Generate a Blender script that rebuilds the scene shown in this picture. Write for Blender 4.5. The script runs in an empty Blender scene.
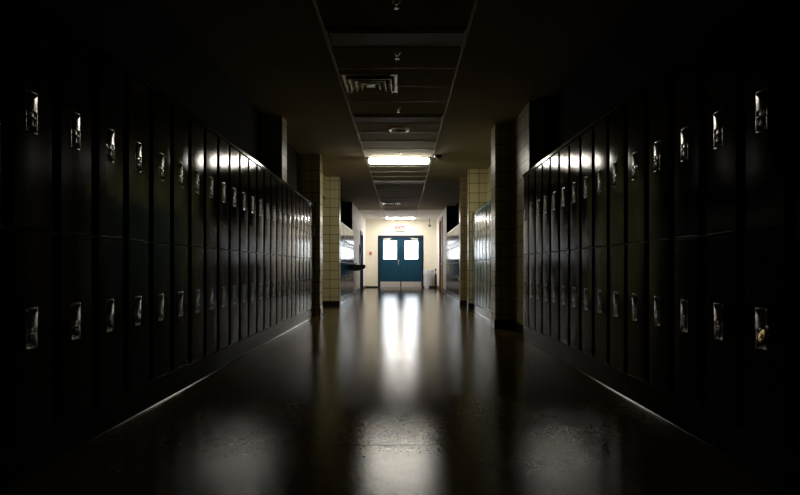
import bpy, bmesh, math, random
from mathutils import Vector, Matrix
random.seed(7)
S = bpy.context.scene
COL = S.collection
PI = math.pi
CAM_H = 0.87
CEIL = 2.93

# ------------------------------------------------------------------ materials
def nt(name):
    m = bpy.data.materials.new(name); m.use_nodes = True
    n = m.node_tree.nodes; l = m.node_tree.links
    return m, n, l, n['Principled BSDF']

def plain(name, col, rough=0.5, metal=0.0, spec=0.5, noise=0.0, nscale=30.0, bump=0.0, bscale=200.0):
    m, n, l, p = nt(name)
    p.inputs['Roughness'].default_value = rough
    p.inputs['Metallic'].default_value = metal
    p.inputs['Specular IOR Level'].default_value = spec
    tc = n.new('ShaderNodeTexCoord')
    if noise > 0:
        t = n.new('ShaderNodeTexNoise'); t.inputs['Scale'].default_value = nscale; t.inputs['Detail'].default_value = 4
        l.new(tc.outputs['Object'], t.inputs['Vector'])
        r = n.new('ShaderNodeValToRGB')
        r.color_ramp.elements[0].position = 0.3; r.color_ramp.elements[1].position = 0.7
        r.color_ramp.elements[0].color = (*[c*(1-noise) for c in col], 1)
        r.color_ramp.elements[1].color = (*[min(1, c*(1+noise)) for c in col], 1)
        l.new(t.outputs['Fac'], r.inputs['Fac']); l.new(r.outputs['Color'], p.inputs['Base Color'])
    else:
        p.inputs['Base Color'].default_value = (*col, 1)
    if bump > 0:
        t = n.new('ShaderNodeTexNoise'); t.inputs['Scale'].default_value = bscale; t.inputs['Detail'].default_value = 2
        l.new(tc.outputs['Object'], t.inputs['Vector'])
        b = n.new('ShaderNodeBump'); b.inputs['Strength'].default_value = bump; b.inputs['Distance'].default_value = 0.001
        l.new(t.outputs['Fac'], b.inputs['Height']); l.new(b.outputs['Normal'], p.inputs['Normal'])
    return m

def enamel(name, col, rough=0.2, ior=1.5, noise=0.0, nscale=8.0):
    # diffuse paint under a clear gloss (Beckmann: compact highlights without a long haze)
    m = bpy.data.materials.new(name); m.use_nodes = True
    n = m.node_tree.nodes; l = m.node_tree.links; n.clear()
    o = n.new('ShaderNodeOutputMaterial'); d = n.new('ShaderNodeBsdfDiffuse'); g = n.new('ShaderNodeBsdfGlossy')
    g.distribution = 'BECKMANN'; g.inputs['Roughness'].default_value = rough
    f = n.new('ShaderNodeFresnel'); f.inputs['IOR'].default_value = ior
    d.inputs['Color'].default_value = (*col, 1)
    if noise > 0:
        tc = n.new('ShaderNodeTexCoord'); t = n.new('ShaderNodeTexNoise'); t.inputs['Scale'].default_value = nscale
        l.new(tc.outputs['Object'], t.inputs['Vector'])
        r = n.new('ShaderNodeMapRange'); r.inputs['To Min'].default_value = rough*(1-noise); r.inputs['To Max'].default_value = rough*(1+noise)
        l.new(t.outputs['Fac'], r.inputs['Value']); l.new(r.outputs[0], g.inputs['Roughness'])
    mx = n.new('ShaderNodeMixShader'); l.new(f.outputs[0], mx.inputs[0]); l.new(d.outputs[0], mx.inputs[1]); l.new(g.outputs[0], mx.inputs[2])
    l.new(mx.outputs[0], o.inputs['Surface'])
    return m

def emissive(name, col, strength):
    m, n, l, p = nt(name)
    p.inputs['Base Color'].default_value = (*col, 1)
    p.inputs['Emission Color'].default_value = (*col, 1)
    p.inputs['Emission Strength'].default_value = strength
    return m

def tile_mat(name, c1, c2, mortar, rough=0.3):
    m, n, l, p = nt(name)
    g = n.new('ShaderNodeNewGeometry')
    sp = n.new('ShaderNodeSeparateXYZ'); l.new(g.outputs['Position'], sp.inputs[0])
    sn = n.new('ShaderNodeSeparateXYZ'); l.new(g.outputs['True Normal'], sn.inputs[0])
    ab = n.new('ShaderNodeMath'); ab.operation = 'ABSOLUTE'; l.new(sn.outputs['X'], ab.inputs[0])
    gt = n.new('ShaderNodeMath'); gt.operation = 'GREATER_THAN'; l.new(ab.outputs[0], gt.inputs[0]); gt.inputs[1].default_value = 0.5
    mx = n.new('ShaderNodeMix'); mx.data_type = 'FLOAT'
    l.new(gt.outputs[0], mx.inputs[0]); l.new(sp.outputs['X'], mx.inputs[2]); l.new(sp.outputs['Y'], mx.inputs[3])
    cb = n.new('ShaderNodeCombineXYZ'); l.new(mx.outputs[0], cb.inputs['X']); l.new(sp.outputs['Z'], cb.inputs['Y'])
    br = n.new('ShaderNodeTexBrick'); br.offset = 0.0; br.squash = 1.0
    l.new(cb.outputs[0], br.inputs['Vector'])
    br.inputs['Scale'].default_value = 1.0
    br.inputs['Brick Width'].default_value = 0.203; br.inputs['Row Height'].default_value = 0.203
    br.inputs['Mortar Size'].default_value = 0.007; br.inputs['Mortar Smooth'].default_value = 0.2
    br.inputs['Color1'].default_value = (*c1, 1); br.inputs['Color2'].default_value = (*c2, 1)
    br.inputs['Mortar'].default_value = (*mortar, 1)
    l.new(br.outputs['Color'], p.inputs['Base Color'])
    b = n.new('ShaderNodeBump'); b.invert = True; b.inputs['Strength'].default_value = 0.6; b.inputs['Distance'].default_value = 0.004
    l.new(br.outputs['Fac'], b.inputs['Height']); l.new(b.outputs['Normal'], p.inputs['Normal'])
    p.inputs['Roughness'].default_value = rough
    return m

def floor_mat():
    m, n, l, p = nt('polished_floor')
    g = n.new('ShaderNodeNewGeometry')
    big = n.new('ShaderNodeTexNoise'); big.inputs['Scale'].default_value = 1.6; big.inputs['Detail'].default_value = 5
    l.new(g.outputs['Position'], big.inputs['Vector'])
    r1 = n.new('ShaderNodeValToRGB')
    r1.color_ramp.elements[0].position = 0.35; r1.color_ramp.elements[0].color = (0.12, 0.078, 0.030, 1)
    r1.color_ramp.elements[1].position = 0.7; r1.color_ramp.elements[1].color = (0.23, 0.15, 0.062, 1)
    l.new(big.outputs['Fac'], r1.inputs['Fac'])
    # aggregate speckle
    vo = n.new('ShaderNodeTexVoronoi'); vo.inputs['Scale'].default_value = 90
    l.new(g.outputs['Position'], vo.inputs['Vector'])
    sp = n.new('ShaderNodeMix'); sp.data_type = 'RGBA'; sp.blend_type = 'MULTIPLY'; sp.inputs[0].default_value = 0.5
    bw = n.new('ShaderNodeRGBToBW'); l.new(vo.outputs['Color'], bw.inputs[0])
    l.new(r1.outputs['Color'], sp.inputs[6]); l.new(bw.outputs[0], sp.inputs[7])
    # dark chips / pits
    pit = n.new('ShaderNodeTexNoise'); pit.inputs['Scale'].default_value = 9; pit.inputs['Detail'].default_value = 6; pit.inputs['Roughness'].default_value = 0.65
    l.new(g.outputs['Position'], pit.inputs['Vector'])
    pr = n.new('ShaderNodeMapRange'); pr.inputs['From Min'].default_value = 0.70; pr.inputs['From Max'].default_value = 0.73
    l.new(pit.outputs['Fac'], pr.inputs['Value'])
    pit2 = n.new('ShaderNodeTexNoise'); pit2.inputs['Scale'].default_value = 24; pit2.inputs['Detail'].default_value = 2
    l.new(g.outputs['Position'], pit2.inputs['Vector'])
    pr2 = n.new('ShaderNodeMapRange'); pr2.inputs['From Min'].default_value = 0.735; pr2.inputs['From Max'].default_value = 0.76
    l.new(pit2.outputs['Fac'], pr2.inputs['Value'])
    pm = n.new('ShaderNodeMath'); pm.operation = 'MAXIMUM'; l.new(pr.outputs[0], pm.inputs[0]); l.new(pr2.outputs[0], pm.inputs[1])
    # crack across the floor, 2.6 m ahead
    xyz = n.new('ShaderNodeSeparateXYZ'); l.new(g.outputs['Position'], xyz.inputs[0])
    cn = n.new('ShaderNodeTexNoise'); cn.noise_dimensions = '1D'; cn.inputs['Scale'].default_value = 9; cn.inputs['Detail'].default_value = 6
    l.new(xyz.outputs['X'], cn.inputs['W'])
    a = n.new('ShaderNodeMath'); a.operation = 'MULTIPLY_ADD'; a.inputs[1].default_value = 0.06; a.inputs[2].default_value = 2.61
    l.new(cn.outputs['Fac'], a.inputs[0])
    d = n.new('ShaderNodeMath'); d.operation = 'SUBTRACT'; l.new(xyz.outputs['Y'], d.inputs[0]); l.new(a.outputs[0], d.inputs[1])
    dd = n.new('ShaderNodeMath'); dd.operation = 'ABSOLUTE'; l.new(d.outputs[0], dd.inputs[0])
    cr = n.new('ShaderNodeMapRange'); cr.inputs['From Min'].default_value = 0.0035; cr.inputs['From Max'].default_value = 0.008
    cr.inputs['To Min'].default_value = 1; cr.inputs['To Max'].default_value = 0
    l.new(dd.outputs[0], cr.inputs['Value'])
    ax = n.new('ShaderNodeMath'); ax.operation = 'ADD'; ax.inputs[1].default_value = 0.03; l.new(xyz.outputs['X'], ax.inputs[0])
    ax2 = n.new('ShaderNodeMath'); ax2.operation = 'ABSOLUTE'; l.new(ax.outputs[0], ax2.inputs[0])
    xr = n.new('ShaderNodeMapRange'); xr.inputs['From Min'].default_value = 0.2; xr.inputs['From Max'].default_value = 0.34
    xr.inputs['To Min'].default_value = 1; xr.inputs['To Max'].default_value = 0
    l.new(ax2.outputs[0], xr.inputs['Value'])
    cm = n.new('ShaderNodeMath'); cm.operation = 'MULTIPLY'; l.new(cr.outputs[0], cm.inputs[0]); l.new(xr.outputs[0], cm.inputs[1])
    mk = n.new('ShaderNodeMath'); mk.operation = 'MAXIMUM'; l.new(cm.outputs[0], mk.inputs[0]); l.new(pm.outputs[0], mk.inputs[1])
    mx = n.new('ShaderNodeMix'); mx.data_type = 'RGBA'
    l.new(mk.outputs[0], mx.inputs[0]); l.new(sp.outputs[2], mx.inputs[6]); mx.inputs[7].default_value = (0.01, 0.008, 0.006, 1)
    l.new(mx.outputs[2], p.inputs['Base Color'])
    # gloss: worn wax, duller in pits
    rr = n.new('ShaderNodeMapRange'); rr.inputs['To Min'].default_value = 0.12; rr.inputs['To Max'].default_value = 0.18
    l.new(big.outputs['Fac'], rr.inputs['Value'])
    wr = n.new('ShaderNodeMapRange'); wr.inputs['From Min'].default_value = 3.5; wr.inputs['From Max'].default_value = 10
    wr.inputs['To Min'].default_value = 0.0; wr.inputs['To Max'].default_value = 0.09
    l.new(xyz.outputs['Y'], wr.inputs['Value'])
    rs = n.new('ShaderNodeMath'); rs.operation = 'ADD'; l.new(rr.outputs[0], rs.inputs[0]); l.new(wr.outputs[0], rs.inputs[1])
    ra = n.new('ShaderNodeMath'); ra.operation = 'MULTIPLY_ADD'; ra.inputs[1].default_value = 0.0
    l.new(mk.outputs[0], ra.inputs[0]); l.new(rs.outputs[0], ra.inputs[2])
    l.new(ra.outputs[0], p.inputs['Roughness'])
    fb = n.new('ShaderNodeTexNoise'); fb.inputs['Scale'].default_value = 110; fb.inputs['Detail'].default_value = 3
    l.new(g.outputs['Position'], fb.inputs['Vector'])
    b1 = n.new('ShaderNodeBump'); bs = n.new('ShaderNodeMapRange'); bs.inputs['From Min'].default_value = 4; bs.inputs['From Max'].default_value = 15
    bs.inputs['To Min'].default_value = 0.28; bs.inputs['To Max'].default_value = 0.05
    l.new(xyz.outputs['Y'], bs.inputs['Value']); l.new(bs.outputs[0], b1.inputs['Strength']); b1.inputs['Distance'].default_value = 0.002
    l.new(fb.outputs['Fac'], b1.inputs['Height'])
    b2 = n.new('ShaderNodeBump'); b2.invert = True; b2.inputs['Strength'].default_value = 0.02; b2.inputs['Distance'].default_value = 0.002
    l.new(mk.outputs[0], b2.inputs['Height']); l.new(b1.outputs['Normal'], b2.inputs['Normal'])
    l.new(b2.outputs['Normal'], p.inputs['Normal'])
    df = n.new('ShaderNodeBsdfDiffuse'); gl = n.new('ShaderNodeBsdfGlossy'); gl.distribution = 'BECKMANN'
    fr = n.new('ShaderNodeFresnel'); fr.inputs['IOR'].default_value = 1.5
    ms = n.new('ShaderNodeMixShader')
    l.new(mx.outputs[2], df.inputs['Color']); l.new(ra.outputs[0], gl.inputs['Roughness'])
    for q in (df, gl): l.new(b2.outputs['Normal'], q.inputs['Normal'])
    inv = n.new('ShaderNodeMath'); inv.operation = 'MULTIPLY_ADD'; inv.inputs[1].default_value = -0.9; inv.inputs[2].default_value = 1.0; l.new(mk.outputs[0], inv.inputs[0])
    fm = n.new('ShaderNodeMath'); fm.operation = 'MULTIPLY'; l.new(fr.outputs[0], fm.inputs[0]); l.new(inv.outputs[0], fm.inputs[1])
    l.new(fm.outputs[0], ms.inputs[0]); l.new(df.outputs[0], ms.inputs[1]); l.new(gl.outputs[0], ms.inputs[2])
    l.new(ms.outputs[0], n['Material Output'].inputs['Surface']); n.remove(p)
    return m

def glass_mat():
    m = bpy.data.materials.new('window_glass'); m.use_nodes = True
    n = m.node_tree.nodes; l = m.node_tree.links
    n.clear()
    o = n.new('ShaderNodeOutputMaterial'); t = n.new('ShaderNodeBsdfTransparent'); g = n.new('ShaderNodeBsdfGlossy')
    g.inputs['Roughness'].default_value = 0.05
    f = n.new('ShaderNodeFresnel'); f.inputs['IOR'].default_value = 1.45
    mx = n.new('ShaderNodeMixShader'); l.new(f.outputs[0], mx.inputs[0]); l.new(t.outputs[0], mx.inputs[1]); l.new(g.outputs[0], mx.inputs[2])
    l.new(mx.outputs[0], o.inputs['Surface'])
    return m

M = {
 'floor': floor_mat(),
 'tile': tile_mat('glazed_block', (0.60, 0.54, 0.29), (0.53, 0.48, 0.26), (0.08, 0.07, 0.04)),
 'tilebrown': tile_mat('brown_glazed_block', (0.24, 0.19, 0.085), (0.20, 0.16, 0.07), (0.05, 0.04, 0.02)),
 'ceiling': plain('ceiling_tile', (0.46, 0.40, 0.27), 0.9, noise=0.08, nscale=60),
 'tee': plain('grid_tee', (0.6, 0.58, 0.5), 0.45),
 'white': plain('white_wall_paint', (0.84, 0.82, 0.80), 0.55, noise=0.04, nscale=3),
 'cream': plain('cream_wall_paint', (0.84, 0.80, 0.66), 0.5, noise=0.03, nscale=3),
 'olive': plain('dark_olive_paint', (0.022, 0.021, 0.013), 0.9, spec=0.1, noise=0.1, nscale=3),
 'darkshade': plain('dark_brown_shade', (0.010, 0.009, 0.007), 0.9, spec=0.05),  # near-black colour carries the shade of unlit walls and return faces
 'base': plain('black_vinyl_base', (0.008, 0.008, 0.008), 0.3),
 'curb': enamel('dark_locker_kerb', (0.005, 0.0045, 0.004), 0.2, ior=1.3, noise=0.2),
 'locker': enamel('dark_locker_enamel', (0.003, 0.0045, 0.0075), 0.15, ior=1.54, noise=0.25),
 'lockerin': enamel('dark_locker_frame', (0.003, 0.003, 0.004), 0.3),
 'green': enamel('green_locker_enamel', (0.085, 0.17, 0.135), 0.2, noise=0.2),
 'greenin': enamel('green_locker_frame', (0.02, 0.03, 0.028), 0.3),
 'chrome': plain('stainless_steel', (0.74, 0.73, 0.70), 0.26, metal=1.0),
 'kick': plain('kick_plate_steel', (0.6, 0.58, 0.55), 0.5, metal=0.4),
 'steel': plain('brushed_steel', (0.62, 0.60, 0.57), 0.35, metal=1.0, noise=0.1, nscale=40),
 'brass': plain('worn_brass', (0.85, 0.64, 0.28), 0.42, metal=1.0, noise=0.25, nscale=160),
 'teal': plain('teal_door_paint', (0.003, 0.04, 0.075), 0.35, noise=0.06, nscale=5),
 'tealframe': plain('dark_teal_frame', (0.003, 0.012, 0.03), 0.35),
 'blue': plain('blue_door_paint', (0.012, 0.05, 0.13), 0.35),
 'wood': plain('varnished_wood', (0.30, 0.155, 0.055), 0.4, noise=0.25, nscale=6),
 'lens': plain('unlit_lens', (0.36, 0.34, 0.28), 0.6),
 'housing': plain('white_enamel', (0.7, 0.68, 0.62), 0.4),
 'black': plain('black_plastic', (0.008, 0.008, 0.009), 0.4),
 'grey': plain('grey_mesh', (0.16, 0.155, 0.14), 0.6),
 'red': plain('red_enamel', (0.38, 0.01, 0.015), 0.4),
 'bin': plain('white_plastic', (0.62, 0.65, 0.72), 0.45),
 'liner': plain('clear_bin_liner', (0.75, 0.78, 0.85), 0.25),
 'signface': plain('sign_face', (0.8, 0.78, 0.7), 0.5),
 'signred': emissive('sign_red', (0.22, 0.004, 0.004), 0.05),
 'lampmid': emissive('lit_tube_lens', (1.0, 0.94, 0.83), 44.0),
 'lampend': emissive('lit_tube_lens_end', (1.0, 0.95, 0.87), 84.0),
 'glass': glass_mat(),
 'concrete': plain('outdoor_concrete', (0.6, 0.6, 0.58), 0.8, noise=0.1, nscale=4),
}

# ------------------------------------------------------------------ helpers
def bx(bm, x0, x1, y0, y1, z0, z1, bev=0.0):
    r = bmesh.ops.create_cube(bm, size=1.0)
    vs = r['verts']
    for v in vs:
        v.co = Vector(((x0+x1)/2 + v.co.x*(x1-x0), (y0+y1)/2 + v.co.y*(y1-y0), (z0+z1)/2 + v.co.z*(z1-z0)))
    if bev > 0:
        es = set(e for v in vs for e in v.link_edges)
        bmesh.ops.bevel(bm, geom=list(es), offset=bev, segments=2, affect='EDGES', profile=0.5)
    return bm

def cyl(bm, c, r, h, axis='z', r2=None, seg=24):
    res = bmesh.ops.create_cone(bm, cap_ends=True, segments=seg, radius1=r, radius2=r if r2 is None else r2, depth=h)
    rot = {'z': Matrix.Identity(3), 'x': Matrix.Rotation(PI/2, 3, 'Y'), 'y': Matrix.Rotation(-PI/2, 3, 'X')}[axis]
    for v in res['verts']:
        v.co = rot @ v.co + Vector(c)
    return bm

def lathe(bm, prof, seg=24, c=(0, 0, 0)):
    rings = []
    for r, z in prof:
        rings.append([bm.verts.new((c[0]+r*math.cos(2*PI*i/seg), c[1]+r*math.sin(2*PI*i/seg), c[2]+z)) for i in range(seg)])
    for a, b in zip(rings, rings[1:]):
        for i in range(seg):
            bm.faces.new((a[i], a[(i+1) % seg], b[(i+1) % seg], b[i]))
    bm.faces.new(rings[0][::-1]); bm.faces.new(rings[-1])
    return bm

def tube(bm, pts, r, seg=10):
    pts = [Vector(p) for p in pts]
    prev = None; rings = []
    for i, p in enumerate(pts):
        t = (pts[min(i+1, len(pts)-1)] - pts[max(i-1, 0)]).normalized()
        up = Vector((0, 0, 1)) if abs(t.z) < 0.9 else Vector((0, 1, 0))
        if prev is not None: up = prev
        a = t.cross(up).normalized(); b = a.cross(t).normalized(); prev = b
        rings.append([bm.verts.new(p + a*r*math.cos(2*PI*k/seg) + b*r*math.sin(2*PI*k/seg)) for k in range(seg)])
    for a, b in zip(rings, rings[1:]):
        for k in range(seg):
            bm.faces.new((a[k], a[(k+1) % seg], b[(k+1) % seg], b[k]))
    bm.faces.new(rings[0][::-1]); bm.faces.new(rings[-1])
    return bm

def obj(name, bm, m, parent=None, smooth=None):
    bmesh.ops.recalc_face_normals(bm, faces=bm.faces[:])
    me = bpy.data.meshes.new(name); bm.to_mesh(me); bm.free()
    me.materials.append(M[m])
    if smooth is not None:
        me.polygons.foreach_set('use_smooth', [True]*len(me.polygons))
        me.set_sharp_from_angle(angle=math.radians(smooth))
    o = bpy.data.objects.new(name, me); COL.objects.link(o)
    if parent: o.parent = parent
    return o

def struct(name, bm, m, label=None, parent=None):
    o = obj(name, bm, m, parent); o['kind'] = 'structure'
    if label: o['label'] = label
    return o

def tag(o, label, cat, group=None):
    o['label'] = label; o['category'] = cat
    if group: o['group'] = group
    return o

def thing(name, label, cat, loc=(0, 0, 0), rotz=0, group=None):
    o = bpy.data.objects.new(name, None); COL.objects.link(o)
    o.empty_display_size = 0.1
    o.location = loc; o.rotation_euler = (0, 0, rotz)
    return tag(o, label, cat, group)

def tree(o, parent=None):
    c = o.copy(); COL.objects.link(c)
    if parent: c.parent = parent
    for ch in list(o.children): tree(ch, c)
    return c

B = bmesh.new
XL, XR = -1.54, 1.50
DOORC, DOORW, DOORH, YEND = -0.035, 1.966, 2.267, 23.2

# ------------------------------------------------------------------ setting
struct('floor', bx(B(), -3.5, 2.4, -3.0, YEND+0.3, -0.2, 0), 'floor')
struct('ceiling', bx(B(), -3.5, 2.4, -3.0, YEND+0.3, CEIL, CEIL+0.2), 'ceiling')
struct('ceiling_1', bx(B(), XL, XR, 19.12, YEND, CEIL-0.004, CEIL-0.0005), 'white', 'white plaster ceiling near the end wall')
struct('wall_back', bx(B(), -3.5, 2.4, -3.2, -2.8, 0, CEIL), 'darkshade')
LL, LR = -1.555, 1.50          # faces of the long locker rows
# left side
bm = B()
bx(bm, -3.5, -1.87, -2.8, 9.75, 0, CEIL)
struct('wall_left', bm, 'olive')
struct('wall_left_bulkhead', bx(B(), -1.872, -1.62, 7.3, 7.6, 2.04, CEIL), 'tile')
struct('wall_left_pier', bx(B(), -3.5, -1.475, 9.75, 10.06, 0, CEIL), 'tile')
struct('wall_left_header', bx(B(), -2.0, -1.72, 10.06, 12.2, 2.45, CEIL), 'tile')
struct('wall_left_alcove', bx(B(), -3.5, -3.1, 10.06, 12.2, 0, CEIL), 'tile')
struct('wall_left_block', bx(B(), -3.5, -1.41, 12.2, 12.45, 0, CEIL), 'tile')
struct('wall_left_recess', bx(B(), -3.5, -1.80, 12.45, 16.85, 0, CEIL), 'darkshade')
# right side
struct('wall_right', bx(B(), 1.82, 2.4, -2.8, 6.66, 0, CEIL), 'darkshade')
struct('wall_right_return', bx(B(), 1.58, 2.4, 6.66, 7.7, 0, CEIL), 'tile')
struct('wall_right_pier', bx(B(), 1.34, 2.4, 7.7, 8.06, 0, CEIL), 'tile')
struct('wall_right_bay', bx(B(), 1.79, 2.4, 8.06, 11.25, 0, CEIL), 'tile')
struct('wall_right_block', bx(B(), 1.40, 2.4, 11.25, 11.4, 0, CEIL), 'tile')
struct('wall_right_niche', bx(B(), 1.65, 2.4, 11.4, 12.2, 0, CEIL), 'tile')
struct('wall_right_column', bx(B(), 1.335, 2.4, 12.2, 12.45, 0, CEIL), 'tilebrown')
struct('wall_right_recess', bx(B(), 1.80, 2.4, 12.45, 17.97, 0, CEIL), 'darkshade')

# far walls with side doors let into them
def wall_with_hole_x(name, x0, x1, y0, y1, hy0, hy1, hz, m, depth_side):
    bm = B()
    bx(bm, x0, x1, y0, hy0, 0, CEIL); bx(bm, x0, x1, hy1, y1, 0, CEIL)
    bx(bm, x0, x1, hy0, hy1, hz, CEIL)
    if depth_side < 0: bx(bm, x0, x1-0.12, hy0, hy1, 0, hz)
    else: bx(bm, x0+0.12, x1, hy0, hy1, 0, hz)
    return struct(name, bm, m)
wall_with_hole_x('wall_left_far', -3.5, XL, 16.85, YEND, 20.0, 21.2, 2.2, 'white', -1)
wall_with_hole_x('wall_right_far', XR, 2.4, 17.97, YEND, 19.5, 21.0, 2.7, 'white', 1)
# added dark sheets put the shade on the far walls' return faces
struct('trim_1', bx(B(), -1.80, XL-0.005, 16.835, 16.85, 0, CEIL), 'darkshade')
struct('trim_2', bx(B(), XR+0.005, 1.80, 17.955, 17.97, 0, CEIL), 'darkshade')
# end wall
dx0, dx1 = DOORC-DOORW/2, DOORC+DOORW/2
bm = B()
bx(bm, -3.5, dx0, YEND, YEND+0.3, 0, CEIL); bx(bm, dx1, 2.4, YEND, YEND+0.3, 0, CEIL)
bx(bm, dx0, dx1, YEND, YEND+0.3, DOORH, CEIL)
struct('wall_end', bm, 'cream')

# baseboards
def bb(name, segs, h=0.12, m='base'):
    bm = B()
    for s in segs: bx(bm, *s, 0, h)
    return struct(name, bm, m)
bb('baseboard_left', [(-1.49, -1.467, 9.742, 10.068), (-3.0, -1.402, 12.188, 12.2), (-1.41, -1.402, 12.2, 12.45),
                      (XL, XL+0.012, 16.85, 19.94), (XL, XL+0.012, 21.26, YEND)])
bb('baseboard_right', [(1.572, 1.58, 6.66, 7.69), (1.328, 1.58, 7.688, 7.7), (1.332, 1.34, 7.7, 8.06), (1.392, 1.79, 11.238, 11.25),
                       (1.392, 1.40, 11.25, 11.4), (1.325, 1.65, 12.188, 12.2), (1.325, 1.335, 12.2, 12.45), (XR-0.012, XR, 17.97, 19.44), (XR-0.012, XR, 21.06, YEND)], 0.13)
bb('baseboard_end', [(XL, dx0, YEND-0.012, YEND), (dx1, XR, YEND-0.012, YEND)], 0.08)

# suspended ceiling strip: two main tees and cross tees
GX0, GX1 = -0.672, 0.575
FIX = [4.62, 7.22, 9.95, 12.75, 15.9, 18.7, 21.95]     # near edges of the light fittings
FD = 0.36
bm = B()
for gx in (GX0, GX1): bx(bm, gx-0.014, gx+0.014, -2.8, YEND, CEIL-0.008, CEIL)
tees = []
prev = None
for a in [1.9] + FIX + [24.6]:
    if prev is not None:
        p0 = prev + FD
        k = max(1, round((a - p0)/0.6))
        for i in range(k+1):
            y = p0 + (a - p0)*i/k
            if y < YEND - 0.05: tees.append(y)
    prev = a
for y in tees: bx(bm, GX0+0.014, GX1-0.014, y-0.010, y+0.010, CEIL-0.006, CEIL)
struct('trim_3', bm, 'tee', 'pale ceiling grid of the suspended tile strip')

# light fittings
names = ['nearest', 'between the vent and the round speaker', '', 'beyond the lit one', '', '', '']
LABS = ['unlit ceiling light panel nearest the camera, barely visible in the dark',
        'unlit pale ceiling light panel just before the round ceiling speaker',
        'brightly lit long white fluorescent ceiling light in middle of the corridor',
        'unlit ceiling light panel just beyond the brightly lit fluorescent',
        'unlit ceiling light panel between the T-shaped sprinkler plate and far vent',
        'unlit ceiling light panel just beyond the far ceiling vent',
        'lit ceiling light close to the end wall above the exit sign']
for i, y in enumerate(FIX):
    t = thing('ceiling_light', LABS[i], 'ceiling light', ((GX0+GX1)/2, y+FD/2, CEIL), 0, 'ceiling lights along the corridor')
    hw = (GX1-GX0)/2 - 0.02
    drop = {2: 0.085, 6: 0.04}.get(i, 0.028)
    fd = 0.25 if i == 2 else FD
    if i == 2: hw -= 0.03
    bm = B()
    bx(bm, -hw, hw, -fd/2, fd/2, -0.02, 0.0)
    if i == 2:
        bx(bm, -hw, -hw+0.015, -fd/2+0.02, fd/2-0.02, -drop, -0.02, 0.003); bx(bm, hw-0.015, hw, -fd/2+0.02, fd/2-0.02, -drop, -0.02, 0.003)
    obj('housing', bm, 'housing', t)
    bm = B(); bx(bm, -hw+0.016, hw-0.016, -fd/2+0.025, fd/2-0.025, -drop, -0.0205, 0.012)
    obj('diffuser', bm, {2: 'lampmid', 6: 'lampend'}.get(i, 'lens'), t)

# ceiling vents (2 ft supply diffusers)
def vent(y, label):
    t = thing('ceiling_vent', label, 'air vent', (GX0+0.33, y, CEIL), 0, 'square ceiling vents')
    bm = B()
    def ring(h, w, z0, z1):
        bx(bm, -h, h, -h, -h+w, z0, z1); bx(bm, -h, h, h-w, h, z0, z1)
        bx(bm, -h, -h+w, -h+w, h-w, z0, z1); bx(bm, h-w, h, -h+w, h-w, z0, z1)
    ring(0.295, 0.03, -0.012, 0)
    obj('frame', bm, 'steel', t)
    for k, h in enumerate((0.235, 0.17, 0.105)):
        bm = B()
        # tapered square louvre cone
        top = [bm.verts.new((sx*(h-0.05), sy*(h-0.05), -0.002)) for sx, sy in ((-1,-1),(1,-1),(1,1),(-1,1))]
        bot = [bm.verts.new((sx*h, sy*h, -0.04)) for sx, sy in ((-1,-1),(1,-1),(1,1),(-1,1))]
        bot2 = [bm.verts.new((sx*(h-0.006), sy*(h-0.006), -0.042)) for sx, sy in ((-1,-1),(1,-1),(1,1),(-1,1))]
        top2 = [bm.verts.new((sx*(h-0.056), sy*(h-0.056), -0.003)) for sx, sy in ((-1,-1),(1,-1),(1,1),(-1,1))]
        for A, Bq in ((top, bot), (bot, bot2), (bot2, top2), (top2, top)):
            for q in range(4): bm.faces.new((A[q], A[(q+1) % 4], Bq[(q+1) % 4], Bq[q]))
        obj('louvre', bm, 'chrome', t)
    bm = B(); bx(bm, -0.05, 0.05, -0.05, 0.05, -0.035, -0.001, 0.003); obj('centre_plate', bm, 'steel', t)
vent(6.0, 'square metal ceiling vent with shiny louvres in the dark near ceiling')
vent(17.05, 'small far square ceiling vent with glinting louvres near the end wall')

# round ceiling speaker
t = thing('ceiling_speaker', 'round white ceiling speaker with grey grille before the lit lamp', 'speaker', (-0.04, 7.97, CEIL))
bm = B(); lathe(bm, [(0.10, -0.002), (0.104, -0.014), (0.115, -0.024), (0.13, -0.028), (0.145, -0.024), (0.156, -0.014), (0.16, 0.0)], 40); obj('rim', bm, 'steel', t, 60)
bm = B(); lathe(bm, [(0.10, -0.010), (0.06, -0.015), (0.01, -0.017)], 40); obj('grille', bm, 'grey', t, 40)

# sprinklers
SPR = [(4.16, 'ceiling sprinkler nearest the camera, at the top edge of the photo'),
       (5.16, 'ceiling sprinkler just before the near square vent'),
       (6.93, 'ceiling sprinkler between the near vent and the pale unlit light panel'),
       (9.66, 'ceiling sprinkler just before the brightly lit fluorescent'),
       (13.5, 'ceiling sprinkler with a wide pale plate beyond the lit fluorescent'),
       (22.6, 'small dark ceiling sprinkler above the exit sign')]
for k, (y, lab) in enumerate(SPR):
    t = thing('ceiling_sprinkler', lab, 'sprinkler', (-0.04, y, CEIL+0.003), 0, 'ceiling sprinklers')
    bm = B(); lathe(bm, [(0.040, 0.0), (0.038, -0.006), (0.02, -0.012), (0.012, -0.03)], 20); obj('collar', bm, 'steel', t, 30)
    bm = B(); tube(bm, [(-0.012, 0, -0.028), (-0.016, 0, -0.04), (-0.006, 0, -0.055)], 0.003, 8); tube(bm, [(0.012, 0, -0.028), (0.016, 0, -0.04), (0.006, 0, -0.055)], 0.003, 8)
    obj('yoke', bm, 'steel', t, 40)
    bm = B(); r = 0.022
    lathe(bm, [(0.005, -0.052), (r, -0.056), (r, -0.058), (0.004, -0.06)], 20); obj('deflector', bm, 'chrome', t, 30)
    if k == 4:
        bm = B(); bx(bm, -0.17, 0.17, 0.02, 0.05, -0.03, -0.0, 0.004); obj('plate', bm, 'tee', t)

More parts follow.
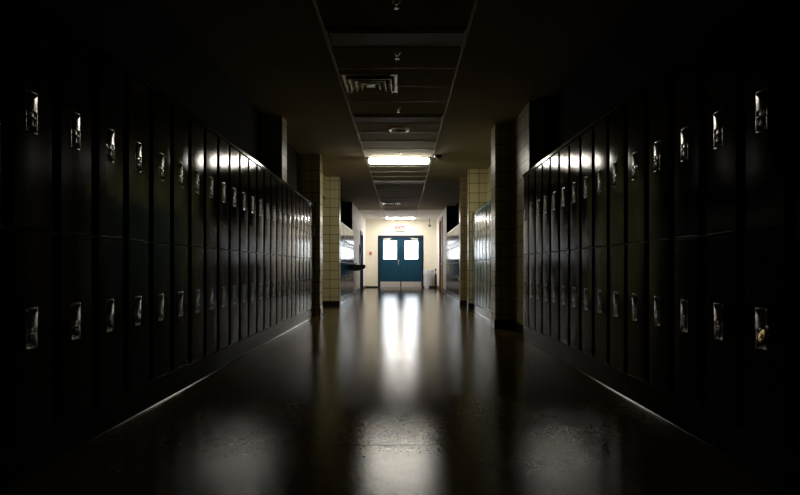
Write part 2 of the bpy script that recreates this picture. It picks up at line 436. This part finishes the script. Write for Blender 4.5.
t = thing('smoke_detector', 'dark smoke detector on the ceiling by the end of the lit lamp', 'smoke detector', (0.665, 9.85, CEIL))
bm = B(); lathe(bm, [(0.075, 0.0), (0.075, -0.02), (0.062, -0.045), (0.03, -0.052)], 32); obj('body', bm, 'black', t, 35)
bm = B(); lathe(bm, [(0.024, -0.052), (0.022, -0.06), (0.005, -0.062)], 24); obj('sensor_cap', bm, 'grey', t, 35)

# ------------------------------------------------------------------ lockers
def door_mesh(w, h, hx, hz, hw, hh, bulge=0.0016, t=0.02):
    # front skin as a slightly bowed grid with a hole for the handle pocket, rolled edges behind
    def span(total, a, b, n):
        s = sorted(set([0.0, 0.004, total-0.004, total] + [a, b] + [total*i/n for i in range(1, n)]))
        out = [s[0]]
        for v in s[1:]:
            if v - out[-1] > 0.0025 or v in (a, b, total): out.append(v)
        return out
    xs = span(w, hx-hw/2, hx+hw/2, 8); zs = span(h, hz-hh/2, hz+hh/2, 8)
    bm = B(); V = {}
    for i, x in enumerate(xs):
        for k, z in enumerate(zs):
            u = 2*x/w-1; v = 2*z/h-1
            y = -bulge*(1-u*u)*(1-v**4)
            e = min(x, w-x, z, h-z)
            if e < 0.001: y += 0.0035
            V[i, k] = bm.verts.new((x, y, z))
    for i in range(len(xs)-1):
        for k in range(len(zs)-1):
            cx = (xs[i]+xs[i+1])/2; cz = (zs[k]+zs[k+1])/2
            if abs(cx-hx) < hw/2 and abs(cz-hz) < hh/2: continue
            bm.faces.new((V[i, k], V[i+1, k], V[i+1, k+1], V[i, k+1]))
    # side walls
    be = [e for e in bm.edges if len(e.link_faces) == 1]
    outer = [e for e in be if all(min(v.co.x, w-v.co.x, v.co.z, h-v.co.z) < 1e-5 for v in e.verts)]
    r = bmesh.ops.extrude_edge_only(bm, edges=outer)
    for v in r['geom']:
        if isinstance(v, bmesh.types.BMVert): v.co.y = t
    return bm

HW, HH = 0.064, 0.165
def pocket_mesh():
    # stainless recessed pull: raised rim, side walls, back that sweeps forward towards the bottom
    bm = B()
    w, h = HW/2, HH/2
    prof = [(h, 0.0), (h-0.006, 0.0085), (h-0.045, 0.0105), (-0.005, 0.0130), (-h+0.04, 0.014), (-h+0.018, 0.009), (-h, 0.0)]
    prof = prof[::-1]
    f = 0.005
    oL, oR, iL, iR = [], [], [], []
    rows = []
    US = [-1, -0.94, -0.5, -0.1, 0.1, 0.5, 0.94, 1]
    for z, d in prof:
        rows.append([bm.verts.new((w*u, -0.001 + d*(0.0 if abs(u) == 1 else 1-0.5*abs(u)), z)) for u in US])
    for a, b in zip(rows, rows[1:]):
        for i in range(len(US)-1):
            bm.faces.new([a[i], a[i+1], b[i+1], b[i]])
    bmesh.ops.remove_doubles(bm, verts=bm.verts[:], dist=0.0004)
    # rim flange
    def fl(x0, x1, z0, z1): bx(bm, x0, x1, -0.0025, 0.0005, z0, z1, 0.0008)
    fl(-w-f, -w, -h-f, h+f); fl(w, w+f, -h-f, h+f); fl(-w, w, h, h+f); fl(-w, w, -h-f, -h)
    # bowed pull over the upper half: a shallow ridge down the middle
    US = [-1, -0.8, -0.57, -0.35, -0.18, 0, 0.18, 0.35, 0.57, 0.8, 1]
    pw = 0.029
    def prof_y(u):
        a = abs(u)
        b = min(a, 0.35); c = max(0.0, a-0.35)
        return pw*(0.15*b*b/0.7 + 0.15*c + 0.10*c*c/1.3)
    rows = []
    for v in (0, 0.2, 0.4, 0.6, 0.8, 1.0):
        rows.append([bm.verts.new((pw*u, -(0.009+0.0035*v*v) + prof_y(u), 0.004 + v*(0.050+0.020*abs(u)))) for u in US])
    for a, b in zip(rows, rows[1:]):
        for i in range(len(US)-1): bm.faces.new([a[i], a[i+1], b[i+1], b[i]])
    loop = rows[0] + [r_[-1] for r_ in rows[1:-1]] + rows[-1][::-1] + [r_[0] for r_ in rows[1:-1]][::-1]
    back = [bm.verts.new((v.co.x, 0.002, v.co.z)) for v in loop]
    k = len(loop)
    for i in range(k): bm.faces.new([loop[i], loop[(i+1) % k], back[(i+1) % k], back[i]])
    return bm
def latch_mesh():
    bm = B()
    # finger lift with bent lip, and the padlock eye below it
    bx(bm, -0.014, 0.014, -0.006, 0.016, 0.004, 0.030, 0.003)
    bx(bm, -0.014, 0.014, -0.016, -0.004, -0.004, 0.006, 0.002)
    bx(bm, -0.004, 0.004, -0.010, 0.018, -0.036, -0.004, 0.0015)
    pts = [(0.0, -0.012+0.0*i, -0.040) for i in range(1)]
    ring = [(0.0, -0.012 + 0.011*math.cos(a), -0.048 + 0.011*math.sin(a)) for a in [2*PI*i/14 for i in range(15)]]
    tube(bm, ring, 0.0032, 8)
    return bm

def make_locker(w, H, m, min_, label, group):
    """local: x 0..w (hinges at w), front at y=0 facing -y, z 0..H"""
    t = thing('locker', label, 'locker', group=group)
    fr = 0.030 if m == 'locker' else 0.034
    mid = 0.478*H
    bm = B()
    # carcase with visible face frame
    bx(bm, 0, w, 0.014, 0.30, 0, H)
    bx(bm, 0.0005, w-0.0005, 0.006, 0.014, 0, 0.022); bx(bm, 0.0005, w-0.0005, 0.006, 0.014, H-0.018, H); bx(bm, 0.0005, w-0.0005, 0.006, 0.014, mid-0.010, mid+0.010)
    o = obj('body', bm, min_, t)
    hx = 0.138*w/0.3048 - fr
    pk = pocket_mesh(); lt = latch_mesh()
    pm = bpy.data.meshes.new('handle_pocket'); bmesh.ops.recalc_face_normals(pk, faces=pk.faces[:]); pk.to_mesh(pm); pk.free(); pm.materials.append(M['chrome'])
    pm.polygons.foreach_set('use_smooth', [True]*len(pm.polygons)); pm.set_sharp_from_angle(angle=math.radians(35))
    lm = bpy.data.meshes.new('latch'); bmesh.ops.recalc_face_normals(lt, faces=lt.faces[:]); lt.to_mesh(lm); lt.free(); lm.materials.append(M['chrome'])
    lm.polygons.foreach_set('use_smooth', [True]*len(lm.polygons)); lm.set_sharp_from_angle(angle=math.radians(35))
    for z0, z1, hc in ((0.012, mid-0.004, 0.455), (mid+0.004, H-0.008, 0.455)):
        h = z1 - z0
        hz = (0.615 - 0.155 if z0 < 0.5 else 1.525 - 0.155)*H/1.83 - z0
        d = obj('door', door_mesh(w-2*fr, h, hx, hz, HW, HH, 0.0016 if m == 'locker' else 0.003), m, t, 30)
        # pivot on the hinge edge
        d.data.transform(Matrix.Translation((-(w-2*fr), 0, 0)))
        d.location = (w-fr, -0.008, z0)
        hp = bpy.data.objects.new('handle', pm); COL.objects.link(hp); hp.parent = d; hp.location = (hx-(w-2*fr), 0, hz)
        hl = bpy.data.objects.new('latch', lm); COL.objects.link(hl); hl.parent = d; hl.location = (hx-(w-2*fr), 0.004, hz-0.026)
    return t

ORD = ['first','second','third','fourth','fifth','sixth','seventh','eighth','ninth','tenth','eleventh','twelfth','thirteenth','fourteenth',
       'fifteenth','sixteenth','seventeenth','eighteenth','nineteenth','twentieth','twenty-first','twenty-second','twenty-third','twenty-fourth','twenty-fifth','twenty-sixth']
W = 0.3048
KERB = 0.155
def jitter(t):
    for d in t.children:
        if d.name.startswith('door'):
            d.rotation_euler.z = math.radians(random.uniform(-0.25, 0.35))
            d.rotation_euler.x = math.radians(random.uniform(-0.12, 0.12))

def row(proto, n, w, place, rotz, lab, group, spec={}):
    out = []
    for i in range(n):
        o = proto if i == 0 else tree(proto)
        o.location = place(i); o.rotation_euler = (0, 0, rotz)
        o['label'] = spec.get(i, lab % ORD[i]); o['group'] = group
        out.append(o)
    for o in out: jitter(o)
    return out

HT = 1.83
# long left row, counted from the pier towards the camera
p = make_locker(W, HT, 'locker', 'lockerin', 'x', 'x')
YL = 9.742
rowL = row(p, 26, W, lambda i: (LL-0.008, YL-(i+1)*W, KERB), PI/2,
    'dark two-door locker in the long left row, %s from the lit tile pier', 'lockers in the long left row')
# long right row, counted from the black pier towards the camera
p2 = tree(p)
YR = 6.645
rowR = row(p2, 16, W, lambda i: (LR+0.008, YR-i*W, KERB), -PI/2,
    'dark two-door locker in the near right row, %s from the black pier', 'lockers in the near right row',
    {14: 'dark two-door locker in the near right row with a brass padlock below'})
# green lockers behind the black pier
WG = 0.385
pg = make_locker(WG, HT, 'green', 'greenin', 'x', 'x')
rowG = row(pg, 8, WG, lambda i: (1.478, 11.235-i*WG, 0.13), -PI/2,
    'green two-door locker in the short right bay, %s from the tile block', 'green lockers in the right bay')
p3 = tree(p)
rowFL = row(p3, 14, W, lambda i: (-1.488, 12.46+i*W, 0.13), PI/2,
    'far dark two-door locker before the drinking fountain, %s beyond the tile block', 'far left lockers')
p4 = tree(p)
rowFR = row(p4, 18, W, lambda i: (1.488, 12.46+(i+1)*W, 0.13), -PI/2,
    'far dark two-door locker before the brown side door, %s beyond the tile block', 'far right lockers')

# kerbs with a coved toe, and the rail along the locker tops
def kerb(name, xf, side, y0, y1, h):
    # side -1: on the left wall; profile from wall to toe
    prof = [(0.30, h), (-0.004, h), (-0.004, 0.016), (-0.005, 0.010), (-0.008, 0.005), (-0.012, 0.002), (-0.014, 0.0), (0.30, 0.0)]
    bm = B(); A = []; C = []
    for d, z in prof:
        x = xf - side*(-d) if side > 0 else xf - d
        A.append(bm.verts.new((x, y0, z))); C.append(bm.verts.new((x, y1, z)))
    k = len(prof)
    for i in range(k): bm.faces.new((A[i], A[(i+1) % k], C[(i+1) % k], C[i]))
    bm.faces.new(A); bm.faces.new(C[::-1])
    o = obj(name, bm, 'curb', None, 30); o['kind'] = 'structure'
kerb('baseboard_left_kerb', LL-0.012, -1, YL-26*W, YL, KERB)
kerb('baseboard_right_kerb', LR+0.012, 1, YR-16*W, YR, KERB)
kerb('baseboard_bay_kerb', 1.47, 1, 8.07, 11.235, 0.13)
kerb('baseboard_far_left_kerb', -1.49, -1, 12.46, 16.83, 0.13)
kerb('baseboard_far_right_kerb', 1.49, 1, 12.46, 17.95, 0.13)
def rail(name, x0, x1, y0, y1, z, m):
    bm = B(); bx(bm, x0, x1, y0, y1, z, z+0.035, 0.004); o = obj(name, bm, m); o['kind'] = 'structure'
rail('trim_4', -1.865, LL+0.006, YL-26*W, YL, KERB+HT, 'locker')
rail('trim_5', LR-0.006, 1.815, YR-16*W, YR, KERB+HT, 'locker')
rail('trim_6', 1.464, 1.785, 8.07, 11.235, 0.13+HT, 'green')
rail('trim_7', -1.795, -1.474, 12.46, 16.83, 0.13+HT, 'locker')
rail('trim_8', 1.474, 1.795, 12.46, 17.95, 0.13+HT, 'locker')

# brass padlock on the lower latch of the near right locker
def handle_world(row_, i, lower):
    o = row_[i]
    ds = sorted([d for d in o.children if d.name.startswith('door')], key=lambda d: d.location.z)
    d = ds[0 if lower else 1]
    hl = [c for c in d.children if c.name.startswith('latch')][0]
    m = Matrix.Translation(o.location) @ Matrix.Rotation(o.rotation_euler.z, 4, 'Z') @ Matrix.Translation(d.location)
    return m @ hl.location
hw = handle_world(rowR, 14, True)
t = thing('padlock', 'round brass padlock hanging from the lower latch of the near right locker', 'padlock', (hw.x-0.036, hw.y-0.046, hw.z-0.024), 0)
t.rotation_euler = (0, math.radians(16), math.radians(-13))
bm = B(); lathe(bm, [(0.023, -0.010), (0.0285, -0.006), (0.0288, 0.003), (0.027, 0.0075), (0.022, 0.0095), (0.012, 0.0105), (0.003, 0.0108)], 32)
for v in bm.verts: v.co = Vector((-v.co.z, v.co.y, v.co.x + 0.026))
obj('body', bm, 'brass', t, 35)
bm = B(); tube(bm, [(0.004, -0.013, 0.045), (0.004, -0.013, 0.058)] + [(0.004, -0.013*math.cos(a), 0.058+0.013*math.sin(a)) for a in [PI*i/10 for i in range(1, 10)]] + [(0.004, 0.013, 0.058), (0.004, 0.013, 0.045)], 0.0032, 10)
obj('shackle', bm, 'chrome', t, 40)
bm = B(); lathe(bm, [(0.012, 0.0), (0.012, 0.012), (0.0105, 0.014), (0.003, 0.0147)], 28)
for v in bm.verts: v.co = Vector((-v.co.z, v.co.y, v.co.x + 0.026))
obj('dial', bm, 'brass', t, 35)

# ------------------------------------------------------------------ end doors
Y0 = YEND
fw = 0.075
bm = B()
bx(bm, dx0, dx0+fw, Y0-0.02, Y0+0.16, 0, DOORH, 0.004); bx(bm, dx1-fw, dx1, Y0-0.02, Y0+0.16, 0, DOORH, 0.004)
bx(bm, dx0+fw, dx1-fw, Y0-0.02, Y0+0.16, DOORH-0.11, DOORH, 0.004)
struct('trim_9', bm, 'tealframe', 'dark teal steel frame of the double doors')
bm = B(); bx(bm, DOORC-0.03, DOORC+0.03, Y0+0.078, Y0+0.09, 0.012, DOORH-0.11)
bx(bm, dx0+fw, dx1-fw, Y0+0.078, Y0+0.09, 0.012, 0.05); bx(bm, dx0+fw, dx1-fw, Y0+0.078, Y0+0.09, DOORH-0.16, DOORH-0.11)
bx(bm, dx0+fw, dx0+fw+0.03, Y0+0.078, Y0+0.09, 0.012, DOORH-0.11); bx(bm, dx1-fw-0.03, dx1-fw, Y0+0.078, Y0+0.09, 0.012, DOORH-0.11)
struct('trim_14', bm, 'tealframe', 'door stops and astragal behind the double doors')
struct('trim_10', bx(B(), dx0+fw, dx1-fw, Y0-0.06, Y0+0.2, 0, 0.012, 0.003), 'steel', 'metal door threshold')
def leaf(name, side):
    x0, x1 = (dx0+fw+0.004, DOORC-0.003) if side < 0 else (DOORC+0.003, dx1-fw-0.004)
    z0, z1 = 0.016, DOORH-0.114
    ya, yb = Y0+0.03, Y0+0.075
    wx0, wx1 = ((382.9, 397.2) if side < 0 else (404.3, 418.5))
    wx0 = (wx0-401.5)*YEND/538; wx1 = (wx1-401.5)*YEND/538
    wz0, wz1 = CAM_H+(267.8-259.6)*YEND/538, CAM_H+(267.8-240.2)*YEND/538
    bm = B()
    bx(bm, x0, wx0, ya, yb, z0, z1); bx(bm, wx1, x1, ya, yb, z0, z1)
    bx(bm, wx0, wx1, ya, yb, z0, wz0); bx(bm, wx0, wx1, ya, yb, wz1, z1)
    d = struct(name, bm, 'teal', 'left teal door leaf with window and steel kick plate' if side < 0 else 'right teal door leaf with window and steel kick plate')
    bm = B()
    g = 0.022
    bx(bm, wx0, wx0+g, ya-0.008, yb+0.008, wz0, wz1); bx(bm, wx1-g, wx1, ya-0.008, yb+0.008, wz0, wz1)
    bx(bm, wx0+g, wx1-g, ya-0.008, yb+0.008, wz0, wz0+g); bx(bm, wx0+g, wx1-g, ya-0.008, yb+0.008, wz1-g, wz1)
    obj('window_frame', bm, 'tealframe', d)
    bm = B(); bx(bm, wx0+g, wx1-g, ya+0.018, ya+0.024, wz0+g, wz1-g); obj('window_pane', bm, 'glass', d)
    bm = B(); bx(bm, x0+0.03, x1-0.02, ya-0.003, ya, z0+0.01, 0.27, 0.001); obj('kick_plate', bm, 'kick', d)
    # closer
    cx = wx0+0.17 if side < 0 else wx1-0.17
    bm = B(); bx(bm, cx-0.15, cx+0.15, ya-0.07, ya, z1-0.075, z1-0.02, 0.008)
    bx(bm, cx-0.01, cx+0.20*(-side), ya-0.085, ya-0.07, z1-0.02, z1-0.005, 0.003) if side < 0 else bx(bm, cx-0.20, cx+0.01, ya-0.085, ya-0.07, z1-0.02, z1-0.005, 0.003)
    obj('door_closer', bm, 'housing', d, 30)
    if side < 0:
        hx = x1-0.09
        bm = B(); bx(bm, hx-0.028, hx+0.028, ya-0.008, ya, 0.96, 1.22, 0.003)
        cyl(bm, (hx+0.02, ya-0.02, 1.19), 0.026, 0.03, 'y', seg=24)
        tube(bm, [(hx, ya-0.005, 1.16), (hx, ya-0.055, 1.15), (hx-0.01, ya-0.06, 1.08), (hx-0.01, ya-0.055, 0.99), (hx, ya-0.005, 0.98)], 0.012, 10)
        obj('door_handle', bm, 'chrome', d, 35)
    return d
leaf('door_1', -1); leaf('door_2', 1)

# side doors
bm = B(); bx(bm, XL-0.09, XL-0.05, 20.07, 21.13, 0.01, 2.13)
d = struct('door_3', bm, 'blue', 'blue side door in the left far wall')
bm = B(); cyl(bm, (XL-0.03, 20.2, 1.02), 0.028, 0.045, 'x', seg=20); obj('door_knob', bm, 'steel', d, 35)
bm = B()
for a, b in ((19.94, 20.06), (21.14, 21.26)): bx(bm, XL-0.12, XL+0.03, a, b, 0, 2.2, 0.003)
bx(bm, XL-0.12, XL+0.03, 20.06, 21.14, 2.13, 2.26, 0.003)
struct('trim_11', bm, 'blue', 'blue frame of the left side door')
bm = B(); bx(bm, XR+0.04, XR+0.085, 19.56, 20.94, 0.01, 2.64)
d = struct('door_4', bm, 'wood', 'tall brown wooden side door in the right far wall')
bm = B(); cyl(bm, (XR+0.02, 20.8, 1.02), 0.028, 0.045, 'x', seg=20); obj('door_knob', bm, 'steel', d, 35)
bm = B()
for a, b in ((19.44, 19.55), (20.95, 21.06)): bx(bm, XR-0.03, XR+0.12, a, b, 0, 2.7, 0.003)
bx(bm, XR-0.03, XR+0.12, 19.55, 20.95, 2.65, 2.75, 0.003)
struct('trim_12', bm, 'wood', 'brown wooden frame of the right side door')

# exit sign
t = thing('exit_sign', 'white exit sign with red letters above the double doors', 'exit sign', (-0.06, YEND, 2.47))
bm = B(); bx(bm, -0.22, 0.22, -0.05, 0, 0, 0.25, 0.006); obj('housing', bm, 'housing', t)
bm = B(); bx(bm, -0.2, 0.2, -0.053, -0.05, 0.02, 0.23); obj('face', bm, 'signface', t)
cu = bpy.data.curves.new('lettering', 'FONT'); cu.body = 'EXIT'; cu.size = 0.20; cu.align_x = 'CENTER'; cu.extrude = 0.002; cu.offset = 0.006
fo = bpy.data.objects.new('lettering_tmp', cu); COL.objects.link(fo)
dg = bpy.context.evaluated_depsgraph_get(); me = bpy.data.meshes.new_from_object(fo.evaluated_get(dg)); bpy.data.objects.remove(fo)
me.materials.clear(); me.materials.append(M['signred'])
lo = bpy.data.objects.new('lettering', me); COL.objects.link(lo); lo.parent = t; lo.location = (0, -0.0555, 0.055); lo.rotation_euler = (PI/2, 0, 0)
bm = B(); bx(bm, -0.2, 0.2, -0.056, -0.0, -0.03, 0.0, 0.003); obj('light_bar', bm, 'grey', t)

# dome camera on a drop stem
t = thing('ceiling_security_camera', 'small dome camera on a stem near the end wall corner', 'security camera', (1.2, 22.9, CEIL+0.002))
bm = B(); cyl(bm, (0, 0, -0.005), 0.05, 0.01); cyl(bm, (0, 0, -0.12), 0.014, 0.24); obj('stem', bm, 'grey', t, 35)
bm = B(); lathe(bm, [(0.03, -0.22), (0.055, -0.24), (0.058, -0.27), (0.05, -0.30), (0.03, -0.322), (0.008, -0.33)], 24); obj('dome', bm, 'grey', t, 40)

# fire alarm pull box
px = (370.6-401.5)*YEND/538; pz = CAM_H+(267.8-253.5)*YEND/538
t = thing('fire_alarm', 'small red fire alarm pull box on the cream end wall', 'fire alarm', (px, YEND+0.004, pz-0.06))
bm = B(); bx(bm, -0.05, 0.05, -0.045, 0, 0, 0.13, 0.006); obj('body', bm, 'red', t, 30)
bm = B(); bx(bm, -0.035, 0.035, -0.055, -0.045, 0.04, 0.062, 0.003); obj('pull_bar', bm, 'housing', t, 30)

# drinking fountain
t = thing('drinking_fountain', 'black drinking fountain jutting from the far left wall', 'drinking fountain', (XL-0.004, 17.35, 0.76))
bm = B()
secs = [(0.0, 0.19, 0.0), (0.20, 0.18, 0.02), (0.33, 0.15, 0.07), (0.38, 0.12, 0.12)]
rings = []
for x, hwid, zb in secs:
    rings.append([bm.verts.new((x, -hwid, zb)), bm.verts.new((x, hwid, zb)), bm.verts.new((x, hwid, 0.2)), bm.verts.new((x, -hwid, 0.2))])
for a, b in zip(rings, rings[1:]):
    for q in range(4): bm.faces.new((a[q], a[(q+1) % 4], b[(q+1) % 4], b[q]))
bm.faces.new(rings[0][::-1]); bm.faces.new(rings[-1])
obj('body', bm, 'black', t)
bm = B()
bx(bm, 0.04, 0.36, -0.125, 0.125, 0.2, 0.212, 0.004); bx(bm, 0.0, 0.04, -0.17, 0.17, 0.2, 0.26, 0.006)
obj('basin', bm, 'black', t, 30)
bm = B(); tube(bm, [(0.07, 0, 0.2), (0.07, 0, 0.235), (0.09, 0, 0.255), (0.115, 0, 0.25)], 0.012, 10); obj('spout', bm, 'black', t, 40)
bm = B(); cyl(bm, (0.375, 0, 0.165), 0.022, 0.02, 'x', seg=20); obj('push_button', bm, 'black', t, 35)

t = thing('wall_box', 'narrow black wall-mounted box beyond the drinking fountain', 'wall box', (XL, 19.6, 1.02))
bm = B(); bx(bm, 0, 0.025, -0.06, 0.06, 0.0, 0.70, 0.004); obj('backplate', bm, 'black', t)
bm = B(); bx(bm, 0.025, 0.085, -0.05, 0.05, 0.36, 0.6, 0.012); obj('body', bm, 'black', t, 30)

# trash bin and the dark stand next to it
t = thing('trash_bin', 'white plastic trash bin with liner right of the double doors', 'trash bin', (1.16, 22.88, 0))
bm = B(); lathe(bm, [(0.17, 0.0), (0.18, 0.01), (0.205, 0.72), (0.218, 0.73), (0.218, 0.76), (0.205, 0.765), (0.19, 0.74), (0.17, 0.05)], 32); obj('body', bm, 'bin', t, 35)
bm = B()
seg = 48; rg = []
for (r, z, a) in ((0.2, 0.70, 0.0), (0.226, 0.775, 0.004), (0.230, 0.76, 0.006), (0.226, 0.66, 0.010), (0.224, 0.60, 0.014)):
    rg.append([bm.verts.new(((r+a*math.sin(9*q*2*PI/seg))*math.cos(q*2*PI/seg), (r+a*math.sin(9*q*2*PI/seg))*math.sin(q*2*PI/seg), z+a*math.cos(5*q*2*PI/seg))) for q in range(seg)])
for a, b in zip(rg, rg[1:]):
    for q in range(seg): bm.faces.new((a[q], a[(q+1) % seg], b[(q+1) % seg], b[q]))
obj('liner', bm, 'liner', t, 60)
t = thing('floor_stand', 'slim black upright stand on a wide foot beside the trash bin', 'floor stand', (1.44, 22.9, 0))
bm = B(); bx(bm, -0.28, 0.04, -0.26, -0.12, 0.0, 0.11, 0.01); obj('foot', bm, 'black', t, 30)
bm = B(); bx(bm, -0.05, 0.04, -0.24, -0.16, 0.11, 0.62, 0.02); cyl(bm, (-0.005, -0.2, 0.70), 0.016, 0.22); bx(bm, -0.035, 0.03, -0.225, -0.175, 0.76, 0.84, 0.012); obj('upright', bm, 'black', t, 30)

# conduit beside the bulkhead above the left lockers
bm = B(); cyl(bm, (-1.85, 7.12, (2.05+CEIL)/2), 0.012, CEIL-2.05, seg=12)
o = obj('trim_13', bm, 'tile', None, 40); o['kind'] = 'structure'

# outside
struct('ground', bx(B(), -6, 6, YEND+0.3, 32, -0.25, -0.02), 'concrete')

# ------------------------------------------------------------------ light, world, camera
w = bpy.data.worlds.new('sky'); S.world = w; w.use_nodes = True
bg = w.node_tree.nodes['Background']
bg.inputs['Color'].default_value = (0.86, 0.93, 1.0, 1); bg.inputs['Strength'].default_value = 10.0

cam = bpy.data.cameras.new('camera'); co = bpy.data.objects.new('camera', cam); COL.objects.link(co)
co.location = (0, 0, CAM_H); co.rotation_euler = (PI/2, 0, 0)
cam.sensor_width = 36; cam.lens = 538/800*36
cam.shift_x = -1.5/800; cam.shift_y = 20.3/800
cam.clip_start = 0.05
S.camera = co

S.view_settings.view_transform = 'Standard'; S.view_settings.look = 'None'
S.view_settings.gamma = 1.0; S.view_settings.use_curve_mapping = False
S.view_settings.exposure = -0.3
S.cycles.use_denoising = True
S.cycles.max_bounces = 10; S.cycles.diffuse_bounces = 4; S.cycles.glossy_bounces = 6
S.cycles.caustics_reflective = False
S.cycles.sample_clamp_indirect = 4.0
S.cycles.blur_glossy = 0.3
